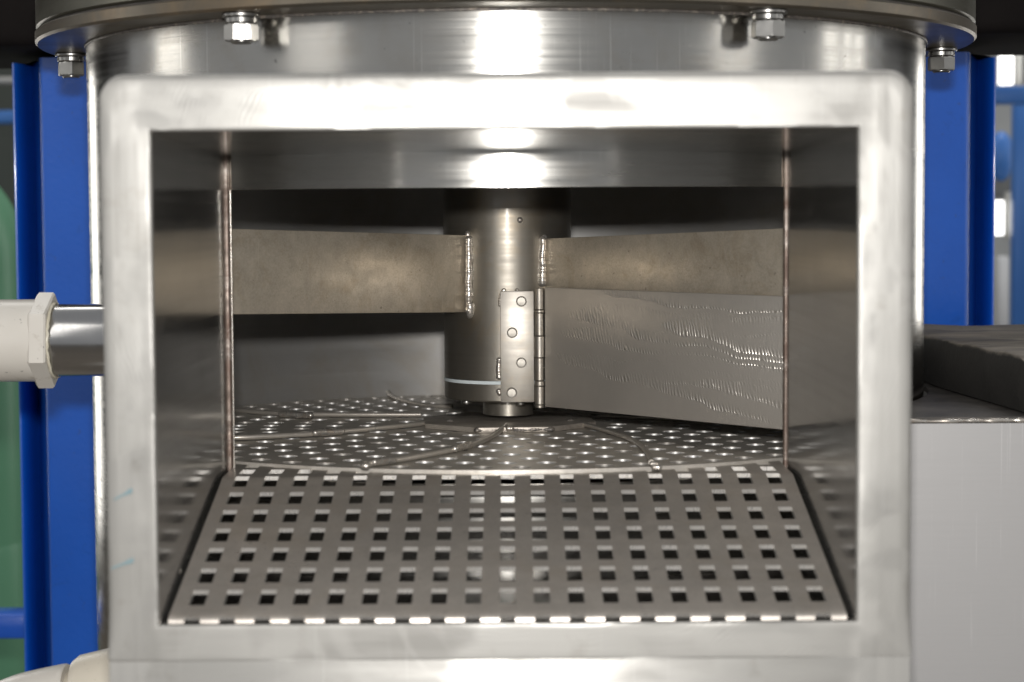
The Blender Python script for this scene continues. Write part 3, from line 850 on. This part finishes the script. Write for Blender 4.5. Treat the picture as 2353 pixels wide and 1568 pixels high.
# ------------------------------------------------------------------ blue columns
def column(s, Y, pxs, label):
    """front face, soft edge, dark groove, outer lip; s=-1 left of the vessel, 1 right"""
    C = lambda px, dy: Vector((at(px, 784, Y + dy).x, Y + dy, 0))
    fin, f1, f2, g0_, g1_, l0, l1 = pxs
    prof = [C(fin, .0)]
    prof += [C(f1, 0)]
    # rounded edge
    w = abs(C(f2, 0).x - C(f1, 0).x)
    for k in range(1, 7):
        a = PI / 2 * k / 6; prof.append(Vector((C(f1, 0).x + s * w * math.sin(a), Y + .020 * (1 - math.cos(a)), 0)))
    prof += [C(g0_, .14), Vector((C(g1_, .085).x, Y + .15, 0))]
    wl = abs(C(l1, .07).x - C(g1_, .07).x)
    xg = C(g1_, .085).x
    for k in range(0, 7):
        a = PI / 2 * k / 6; prof.append(Vector((xg + s * wl * .55 * (1 - math.cos(a)) + s * .001, Y + .10 - .03 * math.sin(a), 0)))
    prof += [C(l1, .07), Vector((C(l1, .07).x, Y + .25, 0)), Vector((C(fin, 0).x, Y + .25, 0))]
    zlo, zhi = -1.248, at(100, 97, Y - .04).z - .0128
    ce = empty('blue_column', (C(f1, 0).x, Y, zlo), label, 'column', 'blue steel columns behind the vessel')
    bm = bmesh.new()
    A = [bm.verts.new((p.x, p.y, zlo)) for p in prof]; B = [bm.verts.new((p.x, p.y, zhi)) for p in prof]
    for i in range(len(prof)):
        j = (i + 1) % len(prof); bm.faces.new((A[i], A[j], B[j], B[i]))
    bm.faces.new(A); bm.faces.new(B)
    o = link('column_section', fix(bm), M['blue'], ce, 40)
    return ce, zhi
_, zhi = column(-1, .34, (330, 112, 96, 84, 68, 52, 41), 'blue painted steel column on the left, behind the white plastic pipe')
column(1, .34, (2040, 2212, 2232, 2246, 2258, 2270, 2283), 'blue painted steel column on the right, rising behind the dusty black slab')
bm = bmesh.new(); add_box(bm, -1.3, 1.3, .30, .62, zhi + .0128, zhi + .30, .012, 3, Matrix.Rotation(0, 4, 'Y'))
bo = link('black_beam', bm, M['black'], None, 40, origin=(0, .46, zhi + .0128)); bo.rotation_euler = (0, -math.radians(.4), 0)
tag(bo, 'black covered beam lying across the columns behind the lid', 'beam')

# ------------------------------------------------------------------ cabinet and slab on the right
c0 = at(2088, 962, -.30); zc = c0.z
CB = empty('cabinet', (.62, -.1, -1.248), 'brushed stainless cabinet to the right of the vessel with a welded top edge', 'cabinet')
cx1 = at(2353, 962, -.30).x + .25
def prism(bm, pts, z0_, z1_):
    A = [bm.verts.new((x, y, z0_)) for x, y in pts]; B = [bm.verts.new((x, y, z1_)) for x, y in pts]
    bm.faces.new(A); bm.faces.new(B)
    for i in range(len(pts)): j = (i + 1) % len(pts); bm.faces.new((A[i], A[j], B[j], B[i]))
    return fix(bm)
arc = [(.370 * math.sin(math.radians(d)), -.370 * math.cos(math.radians(d))) for d in range(52, 91, 3)]
M['soot_top'] = paint('sooty_top', (.03, .027, .024), (.10, .088, .078), .6, 26, .4, 0, 300, 0)
plan = [(.290, -.300)] + arc + [(.371, .20), (cx1, .20), (cx1, -.300)]
link('body', prism(bmesh.new(), plan, -1.248, zc - .004), M['cabinet'], CB, 40)
plan = [(.2905, -.2975)] + arc + [(.371, .1995), (cx1 - .0005, .1995), (cx1 - .0005, -.2975)]
link('top_plate', prism(bmesh.new(), plan, zc - .0038, zc + .0005), M['soot_top'], CB, 40)
bm = bmesh.new(); add_bead(bm, [Vector((.29, -.2985, zc - .0022)), Vector((cx1, -.2985, zc - .0022))], .0016, .0042, 1.2, .6)
link('weld_bead', bm, M['weld'], CB)
# slab: a worn block, its front face turned away to the left
z0 = zc + .001
pf = [at_z(2105, 893, z0 - .0), at_z(2640, 1060, z0)]
dv = (pf[1] - pf[0]); dv.z = 0; dv.normalize()
nv = Vector((-dv.y, dv.x, 0)); 
if nv.y < 0: nv = -nv
hS = .042
t = bmesh.new(); NXs, NYs = 46, 26
def spt(u, v, w):
    A_, C_, B_ = Vector((.376, -.050, 0)), Vector((.393, -.287, 0)), Vector((.70, -.325, 0))
    p = A_.lerp(C_, u / .45) if u < .45 else C_.lerp(B_, (u - .45) / .55)
    p = Vector((p.x, p.y + (.215 - p.y) * v, z0 + .001 + w * hS))
    return p
topv = []
for i in range(NXs + 1):
    row = []
    for j in range(NYs + 1):
        u, v = i / NXs, j / NYs
        p = spt(u, v, 1)
        e = min(u, v, 1 - u, 1 - v); 
        p.z += -.004 * math.exp(-e * 30) + .0022 * noise.noise(p * 22) + .0010 * noise.noise(p * 70)
        row.append(t.verts.new(p))
    topv.append(row)
for i in range(NXs):
    for j in range(NYs): t.faces.new((topv[i][j], topv[i + 1][j], topv[i + 1][j + 1], topv[i][j + 1]))
loop = [topv[i][0] for i in range(NXs + 1)] + [topv[NXs][j] for j in range(1, NYs + 1)] + [topv[i][NYs] for i in range(NXs - 1, -1, -1)] + [topv[0][j] for j in range(NYs - 1, 0, -1)]
prev = loop
for w in (.72, .35, 0):
    cur = []
    for v in loop:
        p = v.co.copy(); zt = p.z; p.z = z0 + .001 + (zt - z0 - .001) * w
        p += (nv * -.0035 * math.sin(w * PI)) if w else Vector((0, 0, 0))
        p += Vector((noise.noise(p * 25), noise.noise(p * 25 + Vector((5, 5, 5))), 0)) * .0022 * (1 if w else .3)
        cur.append(t.verts.new(p))
    for i in range(len(loop)):
        j = (i + 1) % len(loop); t.faces.new((prev[i], prev[j], cur[j], cur[i]))
    prev = cur
t.faces.new(prev)
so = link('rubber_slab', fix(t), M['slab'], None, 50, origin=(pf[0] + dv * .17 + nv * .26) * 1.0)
tag(so, 'thick dusty black slab with cracked edges lying on the cabinet', 'slab')

# ------------------------------------------------------------------ background left
def bx_obj(name, x0, x1, y0, y1, z0, z1, mat, label, cat, bev=.004, group=None):
    bm = bmesh.new(); add_box(bm, x0, x1, y0, y1, z0, z1, bev)
    return tag(link(name, bm, mat, None, 40, origin=((x0 + x1) / 2, (y0 + y1) / 2, z0)), label, cat, group)
Yg = 1.5
tk = at(-120, 372, Yg); rt = (at(58, 700, Yg).x - tk.x) 
GT = empty('green_tank', (tk.x, Yg, -1.248), 'green domed tank at the left edge behind the blue column', 'tank')
bm = bmesh.new(); zt = at(-20, 372, Yg).z; zs_ = at(0, 1268, Yg - rt).z
prof = [(0, zt)] + [(rt * math.sin(PI / 2 * k / 16), zt - .16 + .16 * math.cos(PI / 2 * k / 16)) for k in range(1, 17)] + [(rt, zs_)]
add_revolve(bm, prof, 72, center=(tk.x, Yg, 0))
link('tank_body', bm, M['green'], GT, 40)
bm = bmesh.new(); add_revolve(bm, [(rt, zs_), (rt + .002, zs_ - .012), (rt + .002, -1.248), (0, -1.248)], 72, center=(tk.x, Yg, 0))
link('tank_skirt', bm, M['green'], GT, 40)
def hrail(name, px0, px1, py0, py1, Y, mat, label, cat):
    a, b = at(px0, py0, Y), at(px1, py1, Y)
    return bx_obj(name, a.x, b.x, Y, Y + .05, b.z, a.z, mat, label, cat, .006)
hrail('blue_rail', -300, 120, 1414, 1470, .62, M['blue'], 'blue steel rail low at the left edge in front of the green tank', 'rail')
M['white_rail'] = paint('white_rail_paint', (.42, .42, .40), (.36, .36, .34), .5, 4)
hrail('white_rail', -300, 120, 179, 192, 3.0, M['white_rail'], 'thin white rail far behind, upper left, above the blue rail', 'rail')
hrail('blue_rail', -300, 120, 256, 284, 2.9, M['blue2'], 'bright blue rail far behind, upper left, above the green tank', 'rail')

# ------------------------------------------------------------------ background right (out of focus)
def vbar(name, px0, px1, py0, py1, Y, mat, label, cat, group=None):
    a, b = at(px0, py0, Y), at(px1, py1, Y)
    return bx_obj(name, a.x, b.x, Y, Y + .04, b.z, a.z, mat, label, cat, .005, group)
def lamp(px0, px1, py0, py1, Y, label):
    a, b = at(px0, py0, Y), at(px1, py1, Y)
    e = empty('tube_lamp', ((a.x + b.x) / 2, Y, b.z), label, 'lamp')
    bm = bmesh.new(); add_tube(bm, [((a.x + b.x) / 2, Y, b.z), ((a.x + b.x) / 2, Y, a.z)], (b.x - a.x) / 2, 20)
    link('tube', bm, M['tube'], e, 50)
    bm = bmesh.new(); add_box(bm, b.x + .012, b.x + .05, Y - .02, Y + .05, b.z - .01, a.z + .02, .004)
    link('lamp_housing', bm, M['white_rail'], e, 40)
lamp(2296, 2328, 40, 194, 2.5, 'bright lit tube lamp upper right, under the black beam')
lamp(2285, 2306, 462, 540, 2.5, 'short lit lamp far right, halfway up, beside the blue column')
bm = bmesh.new()
vbar('blue_post', 2334, 2372, 235, 760, 2.4, M['blue2'], 'blurred blue post at the far right edge of the workshop', 'post')
hrail('blue_rail', 2270, 2500, 198, 238, 2.2, M['blue2'], 'blurred blue rail far right, just below the lit tube lamp', 'rail')
M['pale'] = paint('pale_panel_paint', (.55, .56, .57), (.45, .47, .5), .5, 3)
vbar('pale_panel', 2312, 2332, 470, 528, 2.7, M['pale'], 'small pale panel beside the short lit lamp on the right', 'panel')
M['mach'] = paint('grey_machine_paint', (.17, .175, .17), (.12, .135, .15), .5, 5)
vbar('grey_cabinet', 2240, 2420, 330, 455, 2.9, M['mach'], 'blurred dark grey cabinet far right behind the blue post', 'cabinet')
bm = bmesh.new(); t = bmesh.new(); bmesh.ops.create_uvsphere(t, u_segments=32, v_segments=16, radius=.055); merge(bm, t, Matrix.Diagonal((.5, .5, 1, 1)))
bo = link('blue_float', bm, M['blue2'], None, 60); bo.location = at(2300, 360, 2.6); tag(bo, 'round blue blur in front of the dark grey cabinet far right', 'float')
vbar('pale_panel', 2295, 2318, 590, 760, 2.7, M['pale'], 'tall pale blurred panel far right just above the slab', 'panel')
